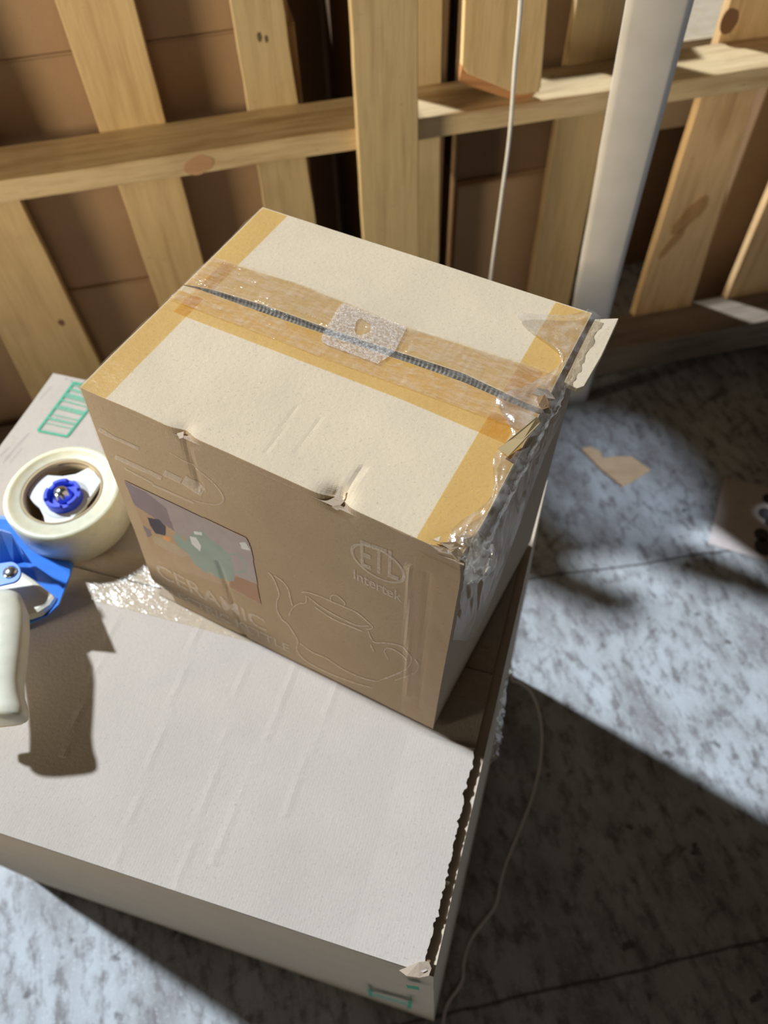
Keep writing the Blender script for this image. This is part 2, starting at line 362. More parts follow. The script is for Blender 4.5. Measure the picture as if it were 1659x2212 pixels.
for c_, a_, b_ in (((560, 80), .004, .008), ((575, 84), .003, .006)): knot(c_, a_, b_, .1135, M_mark)
# cartons stacked behind the pallet
def carton(s0, s1, o0, o1, z0, z1, label, m=M_card_back, seam=True, group=None):
    P = [WP(s, o, z) for z in (z0, z1) for s, o in ((s0, o0), (s1, o0), (s1, o1), (s0, o1))]
    F = [[0, 1, 5, 4], [1, 2, 6, 5], [2, 3, 7, 6], [3, 0, 4, 7], [0, 3, 2, 1]]
    t = thing('cardboard_carton', label, 'carton', WP((s0 + s1) / 2, (o0 + o1) / 2, z0), group)
    obj('carton_body', (P, F), m, t, bevel=.004)
    om = (o0 + o1) / 2; g = .002
    for a, b in ((o0, om - g), (om + g, o1)):
        obj('flap', prism([WP(s0, a, z1 + .005), WP(s1, a, z1 + .005), WP(s1, b, z1 + .005), WP(s0, b, z1 + .005)], dz=-.005), m, t, bevel=.0015)
    return t
carton(-1.25, -.52, .16, .56, 0, .55, 'lower brown carton behind the pallet at far left')
carton(-.50, .175, .16, .56, 0, .50, 'lower brown carton behind the left pallet boards')
carton(-1.25, -.52, .165, .56, .506, 1.02, 'upper brown carton behind the pallet at far left')
carton(-.50, .175, .165, .56, .506, .995, 'brown carton behind the left boards, second of its stack')
carton(-.50, .165, .163, .56, 1.001, 1.205, 'shallow brown carton on top of the left stack')
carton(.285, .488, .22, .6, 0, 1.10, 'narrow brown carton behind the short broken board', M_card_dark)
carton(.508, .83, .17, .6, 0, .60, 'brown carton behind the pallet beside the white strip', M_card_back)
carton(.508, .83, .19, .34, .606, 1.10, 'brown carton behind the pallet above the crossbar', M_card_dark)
carton(.02, .44, .64, 1.0, 0, 1.15, 'dark carton added deep behind the left stack to keep the gap dark', M_card_dark)  # made-up blocker, hides the bright floor behind the gap
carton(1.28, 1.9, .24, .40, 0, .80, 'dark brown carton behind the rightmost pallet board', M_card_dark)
wr = carton(.86, 1.6, .43, 1.1, .50, .72, 'pale film-wrapped carton seen through pallet at top right', M_card)
def wrapfn(u, v):
    p = WP(.855 + .75 * u, .425 + .68 * v, .731); p[2] += fb(u * 2, v * 9, 1, 3, .006) + .004; return p
obj('stretch_film', grid(wrapfn, 40, 60), film('stretch_wrap', (.97, .96, .93), .05, .12, .7, 30, .15, (.85, .88, .92)), wr, True)
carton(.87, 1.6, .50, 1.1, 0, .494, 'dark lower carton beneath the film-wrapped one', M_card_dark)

# white strip leaning against the pallet
kb = .16
bl = onplane(1237, 680, PW - n11 * kb, n11); br = onplane(1311, 680, PW - n11 * kb, n11); wd = np.linalg.norm(br - bl)
zt = min(np.arange(.9, 1.55, .002), key=lambda z: abs(np.linalg.norm(onz(1351, 0, z) - onz(1500, 0, z)) - wd))
tl, tr_ = onz(1351, 0, zt), onz(1500, 0, zt)
cb, ct = (bl + br) / 2, (tl + tr_) / 2; dr = (ct - cb) / np.linalg.norm(ct - cb)
side = ((br - bl) + (tr_ - tl)); side -= dr * (side @ dr); side /= np.linalg.norm(side); nrm = np.cross(side, dr)
foot = cb - dr * (cb[2] - .001) / dr[2]; topc = ct + dr * .35
P = []
def bandfn(k):
    def f(u, v):
        c = foot + (topc - foot) * v; x = (u - .5) * wd
        return c + side * x + nrm * (.004 * (1 - (2 * u - 1) ** 2) + k)
    return f
t = thing('edge_protector', 'long white plastic strip leaning against the pallet boards', 'strip', foot)
obj('strip_board', solid(bandfn(.003), bandfn(0), 8, 20), M_white, t, True)

# ------------------------------------------------------------------ big lower carton
ZL = .762; TH = .006
lt = {k: onz(*p, ZL) for k, p in dict(FL=(-490, 1638), FR=(937, 2109), BR=(1184, 1030), BL=(115, 806)).items()}
lb = {k: onz(*p, 0.0) for k, p in dict(FL=(72, 1902), FR=(938, 2207), BR=(1100, 1455)).items()}; lb['BL'] = lb['FL'] + lb['BR'] - lb['FR']
lowc = thing('large_carton', 'big brown shipping carton on the floor carrying the smaller box and tape gun', 'carton', (np.array(lb['FL']) + lb['BR']) / 2)
def quadf(a, b, c, d):
    def f(u, v): return a * (1 - u) * (1 - v) + b * u * (1 - v) + c * u * v + d * (1 - u) * v
    return f
def wallgrid(a, b, c, d, bul, nu=30, nv=24, top=0):
    q = quadf(a, b, c, d); n = np.cross(b - a, d - a); n /= np.linalg.norm(n)
    def f(u, v):
        p = q(u, v); return p + n * (bul * 4 * v * (1 - v) * (4 * u * (1 - u)) ** .5 * .5 + fb(p[0], p[1], p[2], 4, .0012) * min(1, 8 * v, 8 * (1 - v)))
    return grid(f, nu, nv)
zt_ = np.array([0, 0, -TH])
W4 = [wallgrid(lb[a], lb[b], lt[b] + zt_, lt[a] + zt_, bl_) for a, b, bl_ in (('FL', 'FR', 0.004), ('FR', 'BR', .004), ('BR', 'BL', .0), ('BL', 'FL', .0))]
ql = quadf(lt['FL'], lt['FR'], lt['BR'], lt['BL'])
inner = grid(lambda u, v: ql(u, v) + np.array([0, 0, -.0075]), 4, 4)
bot = grid(lambda u, v: quadf(lb['FL'], lb['FR'], lb['BR'], lb['BL'])(u, v) + np.array([0, 0, .001]), 2, 2)
body = join(*W4, inner, bot)
obj('carton_body', body, M_card_side, lowc, False)
def inv(q, px, it=14):
    u = v = .5
    for _ in range(it):
        e = proj(q(u, v)) - np.array(px); J = np.stack([(proj(q(u + 1e-4, v)) - proj(q(u, v))) / 1e-4, (proj(q(u, v + 1e-4)) - proj(q(u, v))) / 1e-4], 1)
        s = np.linalg.solve(J, -e); u += s[0]; v += s[1]
    return u, v
# seam and torn edge in (u,v) of the top
sv = [inv(ql, p)[1] for p in ((216, 1229), (333, 1263), (1001, 1447), (1071, 1468))]; vseam = sum(sv) / 4
ridge_px = [((640, 1440), (505, 1760)), ((420, 1385), (285, 1765)), ((560, 1400), (505, 1500)), ((470, 1650), (395, 1880)), ((250, 1340), (165, 1560)), ((720, 1500), (640, 1700))]
ridges = [(inv(ql, a), inv(ql, b)) for a, b in ridge_px]
def lowtop(u, v):
    p = ql(u, v).copy(); dz = fb(p[0], p[1], 0, 6, .0010)
    for (a, b) in ridges:
        k = (v - a[1]) / (b[1] - a[1]); uu = a[0] + (b[0] - a[0]) * k
        if -.4 < k < 1.3: dz += .0005 * math.exp(-((u - uu) / .0035) ** 2)
    p[2] += dz; return p
edge_pts = [inv(ql, p) for p in ((1026, 1620), (1003, 1720), (985, 1800), (958, 1925), (920, 2069), (917, 2098))]
def uedge(v):
    vs = [e[1] for e in edge_pts][::-1]; us = [e[0] for e in edge_pts][::-1]
    return float(np.interp(v, vs, us)) + fb(v * 30, 0, 0, 2.2, .0042) + fb(v * 150, 3, 0, 1.5, .0022)
v_tear = edge_pts[0][1]
def ff_top(k):
    def f(u, v):
        vv = v * (vseam - .002); ue = 1.0 if vv > v_tear + .001 else uedge(vv)
        if vv > v_tear: ue = max(edge_pts[0][0], min(.985, edge_pts[0][0] + (vv - v_tear) * 3 if vv - v_tear < .02 else .985))
        uu = u * ue
        p = lowtop(uu, vv) + np.array([0, 0, .0015 + k]); p[2] += .003 * max(0, (u - .9) / .1) * (1 if vv < v_tear else 0); return p
    return f
obj('front_flap', solid(ff_top(0), ff_top(-TH), 110, 130), M_card_low, lowc, False)
def bf(k):
    def f(u, v):
        vv = vseam + .002 + (1 - vseam - .002) * v; return lowtop(u * .985, vv) + np.array([0, 0, k])
    return f
obj('back_flap', solid(bf(0), bf(-TH), 50, 50), M_card_low, lowc, False)
# torn corner scraps at the near corner
def scrap(pts, m, par, name='torn_paper', th=.0015, label=None): return obj(name, prism([np.array(p) for p in pts], dz=-th), m, par, label=label)
def px3(l): return [onz(u, v, z) for u, v, z in l]
scrap(px3([(862, 2096, .766), (905, 2078, .771), (926, 2076, .768), (932, 2092, .766), (926, 2108, .764), (905, 2112, .764), (878, 2108, .765)]), M_torn, lowc)
scrap(px3([(918, 2072, .7645), (930, 2074, .7645), (927, 2100, .7645), (917, 2104, .7645)]), M_card_dark, lowc, 'torn_hole')
scrap(px3([(962, 1902, .772), (972, 1905, .768), (969, 1912, .766), (963, 1910, .770)]), M_torn, lowc)
# clear seam tape on lower carton
def tapestrip(q, pts, hw, off, mat_, par, n=60, m=6, wr=.0004, label=None, name='clear_tape'):
    def f(u, v):
        x, y = pts(u); return q(x, y + (v - .5) * 2 * hw) + np.array([0, 0, off + fb(u * 20, v * 3, 0, 1.5, wr)])
    return obj(name, grid(f, n, m), mat_, par, True, label)
tapestrip(lowtop, lambda u: (.03 + .955 * u, vseam), .062, .0030, M_clear, lowc)
# tape end folded down over the right side
nr = np.cross(lb['BR'] - lb['FR'], lt['FR'] - lb['FR']); nr /= np.linalg.norm(nr)
if nr[0] < 0: nr = -nr
def hang(u, v):
    # u along the top edge, v down the wall
    e = lt['FR'] + (lt['BR'] - lt['FR']) * (vseam - .115 + .12 * u)
    w_ = lb['FR'] + (lb['BR'] - lb['FR']) * (vseam - .115 + .12 * u)
    dn = (w_ - e); t = v * .16
    return e + dn * t + nr * (.006 + .008 * math.sin(PI * v) * (1 - u) + fb(u * 4, v * 5, 2, 2.5, .006)) + np.array([0, 0, .006 * (1 - v)])
obj('tape_end', grid(hang, 24, 24), M_crumple, lowc, True, 'crumpled clear tape end hanging over the side')
# green print on back flap
zl_ = lambda u, v: lowtop(*inv(ql, (u, v))) + np.array([0, 0, .0012])
def pxpoly(pts, f=zl_): return [f(*p) for p in pts], [list(range(len(pts)))]
def band(a, b, wpx, f=zl_):
    a = np.array(a, float); b = np.array(b, float); d = (b - a) / np.linalg.norm(b - a); n = np.array([-d[1], d[0]]) * wpx / 2
    return pxpoly([a - n, b - n, b + n, a + n], f)
A_, B_, C_, D_ = np.array((82, 931)), np.array((145, 944)), np.array((222, 845)), np.array((160, 826))
parts = [band(A_, B_, 4.5), band(B_, C_, 4.5), band(C_, D_, 4.5), band(D_, A_, 4.5)]
obj('printed_green_frame', join(*parts), M_green, lowc)
st = []
for k, wdt in ((.12, .02), (.2, .05), (.3, .02), (.42, .08), (.58, .03), (.66, .09), (.80, .05), (.9, .03)):
    a0, a1 = A_ + (D_ - A_) * (k + .04), B_ + (C_ - B_) * (k + .04); b0, b1 = A_ + (D_ - A_) * (k + .04 + wdt), B_ + (C_ - B_) * (k + .04 + wdt)
    st.append(pxpoly([a0, a1, b1, b0]))
obj('printed_green_stripes', join(*st), M_palegreen, lowc)
gl = []
for (a, b, wp) in [((12, 990), (62, 935), 3), ((0, 985), (20, 965), 3), ((5, 1000), (22, 982), 2.5), ((85, 862), (110, 835), 2), ((20, 1000), (48, 968), 2), ((138, 818), (146, 819), 4), ((150, 822), (156, 823), 4)]:
    gl.append(band(a, b, wp))
for g_ in gl: obj('printed_grey_line', g_, M_greyink, lowc)
# green brackets on front side
qf = quadf(lb['FL'], lb['FR'], lt['FR'], lt['FL']); nf = np.cross(lb['FR'] - lb['FL'], lt['FL'] - lb['FL']); nf /= np.linalg.norm(nf)
if nf[1] > 0: nf = -nf
ff = lambda u, v: qf(*inv(qf, (u, v))) + nf * .0075
for pl_ in ([(796, 2123), (804, 2126), (810, 2142), (801, 2140)], [(885, 2148), (893, 2149), (891, 2167), (882, 2165)], [(881, 2111), (908, 2115), (911, 2123), (884, 2119)]): obj('printed_green_bracket', pxpoly(pl_, ff), M_green, lowc)
obj('printed_green_bar', join(pxpoly([(812, 2132), (882, 2152), (882, 2160), (810, 2140)], ff)), M_palegreen, lowc)

# ------------------------------------------------------------------ small taped box
ZT = 1.162; TK = .0065
tA, tB, tC, tD = onz(568, 448, ZT), onz(171, 833, ZT), onz(1003, 1209, ZT), onz(1279, 676, ZT)
bB, bC, bD = onz(341, 1282, ZL + .0045), onz(935, 1575, ZL + .0045), onz(1146, 1168, ZL + .0045); bA = bB + bD - bC
qt = quadf(tB, tC, tD, tA); qfr = quadf(bB, bC, tC, tB); qri = quadf(bC, bD, tD, tC)
def nrmof(a, b, c): n = np.cross(b - a, c - a); return n / np.linalg.norm(n)
nF = nrmof(bB, bC, tC); nF = -nF if nF[1] > 0 else nF
nRt = nrmof(bC, bD, tD); nRt = -nRt if nRt[0] < 0 else nRt
UP = np.array([0, 0, 1.])
def tp(u, v): return qt(*inv(qt, (u, v)))
def fp(u, v): return qfr(*inv(qfr, (u, v)))
dents = [(tp(392, 935), -nF * .005 - UP * .002, .010), (tp(719, 1083), -nF * .010 - UP * .006, .011), (tp(725, 1068), -UP * .004, .012), (tp(400, 930), -UP * .001, .02),
         (tC, -UP * .004 - nRt * .004 - nF * .002, .022), (fp(341, 1282), np.array([.016, .012, .012]), .018), (tp(200, 850), -UP * .002, .03)]
crs = [((395, 945), (432, 1055), .0022, .0035), ((470, 1215), (532, 1385), .0022, .0035), ((885, 1225), (880, 1500), -.0012, .003), ((925, 1240), (905, 1530), .0012, .0035), ((745, 1060), (782, 1012), .0015, .003), ((640, 880), (575, 975), .00035, .002), ((690, 905), (640, 980), .00035, .002)]
CR = []
for a, b, d_, w_ in crs:
    if a[1] > 1100 or a == (395, 945): CR.append((fp(*a), fp(*b), -nF * d_, w_))
    else: CR.append((tp(*a), tp(*b), -UP * d_, w_))
def deform(p):
    q = p.copy()
    for c, d_, s_ in dents:
        r2 = ((p - c) ** 2).sum() / s_ ** 2
        if r2 < 9: q = q + d_ * math.exp(-r2)
    for a, b, d_, w_ in CR:
        ab = b - a; t = max(0, min(1, (p - a) @ ab / (ab @ ab))); dd = ((p - a - ab * t) ** 2).sum()
        if dd < 9 * w_ * w_: q = q + d_ * math.exp(-dd / w_ / w_)
    k = fb(p[0] + 3, p[1], p[2], 7, .0013)
    return q + UP * k * (1 if p[2] > ZT - .02 else 0) + nF * k * .8
box = thing('small_carton', 'taped brown cardboard box with faded kettle printing, standing on the big carton', 'box', (bB + bD) / 2)
low = np.array([0, 0, -TK])
walls = []
for q, nn in (((bB, bC, tC, tB), (130, 70)), ((bC, bD, tD, tC), (60, 50)), ((bD, bA, tA, tD), (20, 10)), ((bA, bB, tB, tA), (40, 40))):
    a, b, c, d_ = q; f = quadf(a, b, c + low * .15, d_ + low * .15); walls.append(grid(lambda u, v, f=f: deform(f(u, v)), *nn))
inner2 = grid(lambda u, v: qt(u, v) + low * 1.35, 6, 6); botm = grid(lambda u, v: quadf(bB, bC, bD, bA)(u, v), 2, 2)
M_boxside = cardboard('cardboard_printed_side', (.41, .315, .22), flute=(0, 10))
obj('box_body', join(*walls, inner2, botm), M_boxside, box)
# centre gap between the two flaps
up_px = [(385, 612), (420, 618), (458, 626), (567, 660), (675, 700), (784, 738), (892, 773), (1001, 808), (1131, 868), (1150, 876)]
lo_px = [(385, 614), (420, 622), (458, 636), (567, 677), (675, 715), (784, 753), (892, 789), (1001, 827), (1131, 883), (1150, 889)]
U1 = [inv(qt, p) for p in up_px]; U2 = [inv(qt, p) for p in lo_px]
vb = lambda u: float(np.interp(u, [a[0] for a in U1], [a[1] for a in U1])); vf_ = lambda u: float(np.interp(u, [a[0] for a in U2], [a[1] for a in U2])) 
def tb(k, fl_):
    def f(u, v):
        if fl_: vv = v * vf_(u)
        else: vv = vb(u) + (1 - vb(u)) * v
        p = deform(qt(u, vv)); p = p + UP * (k + (.0015 * math.sin(PI * u) * (v if fl_ else 1 - v))); return p
    return f
for nm, fl_ in (('front_flap', True), ('back_flap', False)):
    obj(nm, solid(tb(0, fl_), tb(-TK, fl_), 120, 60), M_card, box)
# corrugated raw edge of the back flap facing the gap
mE, ntE, bE = mat('corrugated_edge')
wv = N(ntE, 'ShaderNodeTexWave'); wv.inputs['Scale'].default_value = 95; wv.inputs['Distortion'].default_value = 3; wv.inputs['Detail'].default_value = 1
lk(ntE, coords(ntE, rot=(0, 0, .53)), wv.inputs['Vector'])
lk(ntE, ramp(ntE, wv.outputs['Fac'], [(.25, (.02, .017, .017)), (.6, (.12, .10, .09)), (.85, (.24, .20, .17))]), bE.inputs['Base Color']); bE.inputs['Roughness'].default_value = .7
def edgef(u, v):
    uu = .02 + .95 * u; a = tb(0, False)(uu, 0); b = tb(0, True)(uu, 1); s = b - a
    return a + s * (.05 + .9 * v) - UP * (.0003 + .0042 * math.sin(PI * min(1, v)) ** .5) + UP * .0006 * (1 if int(u * 160) % 2 else 0) * math.sin(PI * v)
obj('corrugated_edge', grid(edgef, 320, 6), mE, box, False, 'dark corrugated edge showing in the flap gap')

# amber reinforcing bands under the film (v in box top coordinates)
def toppoly_strip(fa, fb_, n, m, off, mat_, label=None, name='tape_band'):
    def f(u, v):
        a = fa(u); b = fb_(u); x = a[0] + (b[0] - a[0]) * v; y = a[1] + (b[1] - a[1]) * v
        fl_ = y <= (vf_(x) + vb(x)) / 2
        p = deform(qt(x, y)); vv = (y / vf_(x)) if fl_ else (y - vb(x)) / (1 - vb(x)); vv = min(1, max(0, vv))
        return p + UP * (off + .0015 * math.sin(PI * min(1, max(0, x))) * (vv if fl_ else 1 - vv))
    return obj(name, grid(f, n, m), mat_, box, True, label)
L0, L1 = inv(qt, (222, 862)), inv(qt, (622, 466)); R0, R1 = inv(qt, (903, 1157)), inv(qt, (1203, 648))
lerp = lambda a, b, t: a + (b - a) * t
toppoly_strip(lambda u: (.003, u * .5 * .985), lambda u: (lerp(L0[0], L1[0], u * .5), u * .5 * .985), 40, 8, .0006, M_amber, 'amber tape band along the left edge')
toppoly_strip(lambda u: (.003, .52 + u * .475), lambda u: (lerp(L0[0], L1[0], .52 + u * .475), .52 + u * .475), 40, 8, .0006, M_amber, 'amber tape band along the left edge')
toppoly_strip(lambda u: (lerp(R0[0], R1[0], u * .48), u * .48), lambda u: (.997, u * .48), 40, 8, .0006, M_amber, 'amber tape band along the right edge')
toppoly_strip(lambda u: (lerp(R0[0], R1[0], .52 + u * .475), .52 + u * .475), lambda u: (.997, .52 + u * .475), 40, 8, .0006, M_amber, 'amber tape band along the right edge')
lowb = [inv(qt, p) for p in ((330, 655), (395, 683), (640, 778), (870, 866), (1098, 962))]
lb_v = lambda u: float(np.interp(u, [a[0] for a in lowb], [a[1] for a in lowb]))
upb = [inv(qt, p) for p in ((450, 555), (500, 570), (640, 612), (870, 705), (1115, 782), (1210, 815))]
ub_v = lambda u: float(np.interp(u, [a[0] for a in upb], [a[1] for a in upb]))
toppoly_strip(lambda u: (.04 + .92 * u, lb_v(.04 + .92 * u)), lambda u: (.04 + .92 * u, vf_(.04 + .92 * u) - .002), 100, 10, .0011, M_amber, 'golden tape on the front flap')
toppoly_strip(lambda u: (.04 + .92 * u, vb(.04 + .92 * u) + .002), lambda u: (.04 + .92 * u, ub_v(.04 + .92 * u) - .006), 100, 10, .0011, film('pale_amber_tape', (.93, .84, .66), .01, .25, .3, 90, .1, (.8, .7, .5)), 'pale amber tape on the back flap')
# clear film strip bridging the gap
film_lo = [inv(qt, p) for p in ((355, 645), (700, 778), (900, 850), (1105, 925))]; fl_v = lambda u: float(np.interp(u, [a[0] for a in film_lo], [a[1] for a in film_lo]))
def filmtop(u, v):
    x = .004 + .99 * u; a = fl_v(x); b = ub_v(x); y = a + (b - a) * v
    p = deform(qt(x, y)); g = abs(y - (vf_(x) + vb(x)) / 2)
    return p + UP * (.0028 + fb(x * 60, y * 4, 0, 1.2, .0007) - .0012 * math.exp(-(g / .03) ** 2))
obj('clear_tape', grid(filmtop, 240, 20), M_clear, box, True, 'wide clear tape over the flap gap')
# frosted bubbled patch with a hole
fc = inv(qt, (795, 722)); pa = []
for (x0, y0), (x1, y1) in [((735, 680), (0, 0))]: pass
fpts = [(738, 660), (880, 712), (850, 770), (815, 792), (722, 757), (690, 745)]
def ringpoly(outer, c, rad, k=48):
    P = []; F = []
    ce = np.array(c, float); oc = np.array(outer, float)
    for i in range(k):
        a = 2 * PI * i / k; d_ = np.array([math.cos(a), math.sin(a)]); best = 1e9
        for j in range(len(oc)):
            p, q = oc[j], oc[(j + 1) % len(oc)]; m_ = np.array([[d_[0], p[0] - q[0]], [d_[1], p[1] - q[1]]])
            try: s = np.linalg.solve(m_, p - ce)
            except Exception: continue
            if s[0] > 0 and -1e-6 <= s[1] <= 1 + 1e-6: best = min(best, s[0])
        for t in (0, .34, .67, 1):
            rr = rad * (1 + .12 * math.sin(3 * a + 1)); q = ce + d_ * (rr + (best - rr) * t) * np.array([1, 1]); P.append(q)
    for i in range(k):
        for t in range(3): F.append([i * 4 + t, ((i + 1) % k) * 4 + t, ((i + 1) % k) * 4 + t + 1, i * 4 + t + 1])
    return P, F
rp = ringpoly(fpts, (783, 714), 17)
fv = []
for q in rp[0]:
    x, y = inv(qt, q); fv.append(deform(qt(x, y)) + UP * (.0038 + random.uniform(0, .0003)))
obj('frosted_tape_patch', (fv, rp[1]), film('frosted_tape', (.95, .92, .88), .02, .25, 1.0, 260, .5, (.86, .82, .76)), box, True, 'frosted bubbled tape patch with a round hole')

# crumpled film along the right top edge and down the right wall
def crum(u, v):
    e = deform(tC + (tD - tC) * (-.01 + 1.0 * u)); w_ = bC + (bD - bC) * (-.0 + 1.0 * u); inn = (tB + (tA - tB) * u) - e; inn /= np.linalg.norm(inn)
    dn = (w_ - e); dn /= np.linalg.norm(dn)
    a = (v - .45) / .55; wdn = .020 + .022 * abs(fb(u * 3, 1, 1, 3, 1))
    wr = fb(u * 9, v * 2.5 + 4 * u, 1, 2.2, .0085)
    if a < 0: p = e + inn * (-a * (.012 + .008 * math.sin(u * 23) + .040 * math.exp(-((u - .52) / .07) ** 2) + .055 * math.exp(-((u - .87) / .06) ** 2))) + UP * (.0045 + abs(wr) * .35)
    else: p = e + dn * (a * wdn) + nRt * (.005 + .004 * math.sin(PI * min(a * 2, 1)) + abs(wr) * (.5 + .5 * a) * (1 - .4 * a)) + UP * .003 * (1 - a)
    return p
obj('crumpled_tape', grid(crum, 150, 30), M_crumple, box, True, 'crumpled shiny clear tape over the right edge')
def drape(u, v):
    e = deform(tC + (tD - tC) * (.02 + .93 * u)); w_ = bC + (bD - bC) * (.02 + .93 * u); dn = w_ - e; L_ = .30 + .45 * math.sin(PI * min(1, .15 + u)) ** 2
    return e + dn * (v * L_ + .005) + nRt * (.0035 + .007 * abs(fb(u * 5 - v * 1.1, v * .7, 1, 2.4, 1)) * math.sin(PI * min(1, v * 1.15 + .05)))
obj('draped_tape', grid(drape, 110, 40), M_smooth, box, True, 'long folds of clear tape down the right side')
# amber strip end and folded pieces on the torn edge
scr = lambda l, m, name='torn_paper', th=.0012, label=None: scrap(px3(l), m, box, name, th, label)
scr([(1075, 968, 1.172), (1090, 958, 1.172), (1160, 900, 1.176), (1168, 912, 1.172), (1120, 965, 1.170), (1098, 985, 1.170)], plain('amber_fold', (.55, .40, .20), .3), 'folded_tape', .0006, 'folded amber tape tongue')
scr([(1172, 858, 1.170), (1150, 850, 1.174), (1160, 838, 1.174), (1185, 842, 1.170), (1200, 862, 1.164), (1190, 885, 1.160)], M_torn)
hole = px3([(1160, 858, 1.1715), (1176, 852, 1.1755), (1184, 864, 1.173), (1186, 880, 1.169), (1174, 884, 1.169), (1164, 874, 1.170)])
obj('torn_hole', prism(hole, dz=-.001), M_card_dark, box)
# torn corner near C
for l in ([(935, 1165, 1.166), (952, 1158, 1.170), (948, 1170, 1.167)], [(950, 1172, 1.168), (985, 1170, 1.172), (1000, 1180, 1.168), (972, 1188, 1.164)], [(975, 1192, 1.168), (990, 1182, 1.172), (1000, 1195, 1.166), (992, 1212, 1.158), (982, 1205, 1.160)],
          [(930, 1176, 1.164), (960, 1182, 1.166), (985, 1200, 1.160), (950, 1192, 1.160)], [(1000, 1165, 1.170), (1020, 1160, 1.168), (1018, 1180, 1.164), (1003, 1178, 1.168)]):
    scr(l, M_torn)
cen = tp(1008, 1190)
def tuft(u, v):
    a = PI * (1.4 * u - .55); r_ = .004 + .020 * v
    return cen + np.array([r_ * math.cos(a), r_ * math.sin(a), .006 - .014 * v + fb(u * 6, v * 4, 5, 1.7, .012)])
obj('crumpled_tape', grid(tuft, 26, 12), M_crumple, box, False, 'tuft of crumpled tape at the near corner')
for l in ([(722, 1076, 1.160), (734, 1050, 1.163), (740, 1050, 1.163), (731, 1082, 1.159)], [(716, 1094, 1.154), (733, 1090, 1.156), (746, 1100, 1.153), (728, 1102, 1.152)]):
    scr(l, M_torn, 'creased_paper', .0006)
scr([(382, 936, 1.165), (397, 932, 1.1665), (396, 945, 1.164), (388, 948, 1.163)], M_torn, 'creased_paper', .0006)
# inner flap sticking out on the right
tab = px3([(1262, 690, ZT - .006), (1337, 687, ZT - .004), (1300, 768, ZT - .005), (1262, 834, ZT - .006), (1248, 839, ZT - .006), (1190, 812, ZT - .006), (1215, 770, ZT - .006)])
obj('inner_flap', prism(tab, dz=-.006), M_card, box, bevel=.0008, label='loose inner flap sticking out at the right')
und = px3([(1190, 812, ZT - .010), (1212, 822, ZT - .008), (1216, 845, ZT - .016), (1205, 875, ZT - .030), (1190, 905, ZT - .045), (1170, 890, ZT - .03), (1172, 850, ZT - .012)])
obj('torn_flap_stub', prism(und, off=-nRt * .003), M_torn, box)
sl2 = [bC + (bD - bC) * a + (tC - bC) * b for a, b in ((0.36, .50), (.385, .60), (.40, .61), (.39, .49))]
obj('side_tear', (([p + nRt * .0012 for p in sl2]), [[0, 1, 2, 3]]), M_card_dark, box)
# corner tape on the front wall right edge: glossy
def cornt(u, v):
    x = .90 + .10 * u if u < 1 else 1; return deform(qfr(.895 + .105 * u, .02 + .94 * v)) + nF * (.0016 + fb(u * 3, v * 9, 2, 1.5, .0009))
obj('clear_tape', grid(cornt, 12, 50), M_smooth, box, True, 'clear tape folded down the near corner')
def leftt(u, v): return deform(quadf(bA, bB, tB, tA)(u, .70 + .30 * v)) - nRt * (.0016 + fb(u * 9, v * 2, 2, 1.5, .0012))
obj('clear_tape', grid(leftt, 40, 10), M_crumple, box, True, 'clear tape wrapped over the left edge')

# printing on the front wall
PR = lambda x, y, k=.0009: deform(qfr(x, y)) + nF * k
def ribbon(pts, wpx=2.2, f=None):
    f = f or (lambda q: PR(*inv(qfr, q)))
    pts = smooth_path(pts, 5); L = []
    for i, p in enumerate(pts):
        t = pts[min(i + 1, len(pts) - 1)] - pts[max(i - 1, 0)]; t = t / (np.linalg.norm(t) + 1e-9); n = np.array([-t[1], t[0]]) * wpx / 2
        L += [f(p - n), f(p + n)]
    return L, [[2 * i, 2 * i + 1, 2 * i + 3, 2 * i + 2] for i in range(len(pts) - 1)]
zm = lambda l, ox, oy, s: [(ox + x / s, oy + y / s) for x, y in l]
K = [[(80, 440), (120, 480), (165, 580), (180, 640), (160, 700), (165, 780), (210, 860), (260, 900), (330, 1010), (350, 1060), (340, 1130), (400, 1210), (520, 1290), (700, 1370), (900, 1440), (1020, 1470)],
     [(370, 1070), (480, 1150), (600, 1200), (750, 1300), (900, 1370), (1050, 1410), (1130, 1380), (1280, 1330)],
     [(140, 470), (210, 520), (260, 590), (280, 670), (300, 740)], [(270, 820), (300, 760), (360, 720), (420, 710), (420, 650)],
     [(380, 620), (430, 620), (540, 655), (640, 700), (760, 750), (870, 800), (960, 870), (1020, 930), (960, 945)],
     [(430, 655), (540, 740), (640, 800), (760, 860), (880, 910), (980, 915)], [(500, 750), (620, 830), (720, 880), (850, 930), (930, 960)],
     [(640, 700), (640, 660), (680, 645), (730, 680), (765, 720), (755, 755)],
     [(980, 960), (1000, 1010), (1040, 1060), (1150, 1065), (1280, 1095), (1340, 1150), (1370, 1210), (1330, 1290), (1230, 1340), (1130, 1390)],
     [(1400, 1210), (1430, 1270), (1400, 1330), (1300, 1370), (1220, 1400)], [(1160, 1210), (1125, 1140), (1160, 1110), (1240, 1140), (1330, 1210)], [(1000, 1080), (1030, 1140)]]
obj('printed_teapot_outline', join(*[ribbon(zm(l, 560, 1130, 4.1475), 2.3) for l in K]), M_inkline, box)
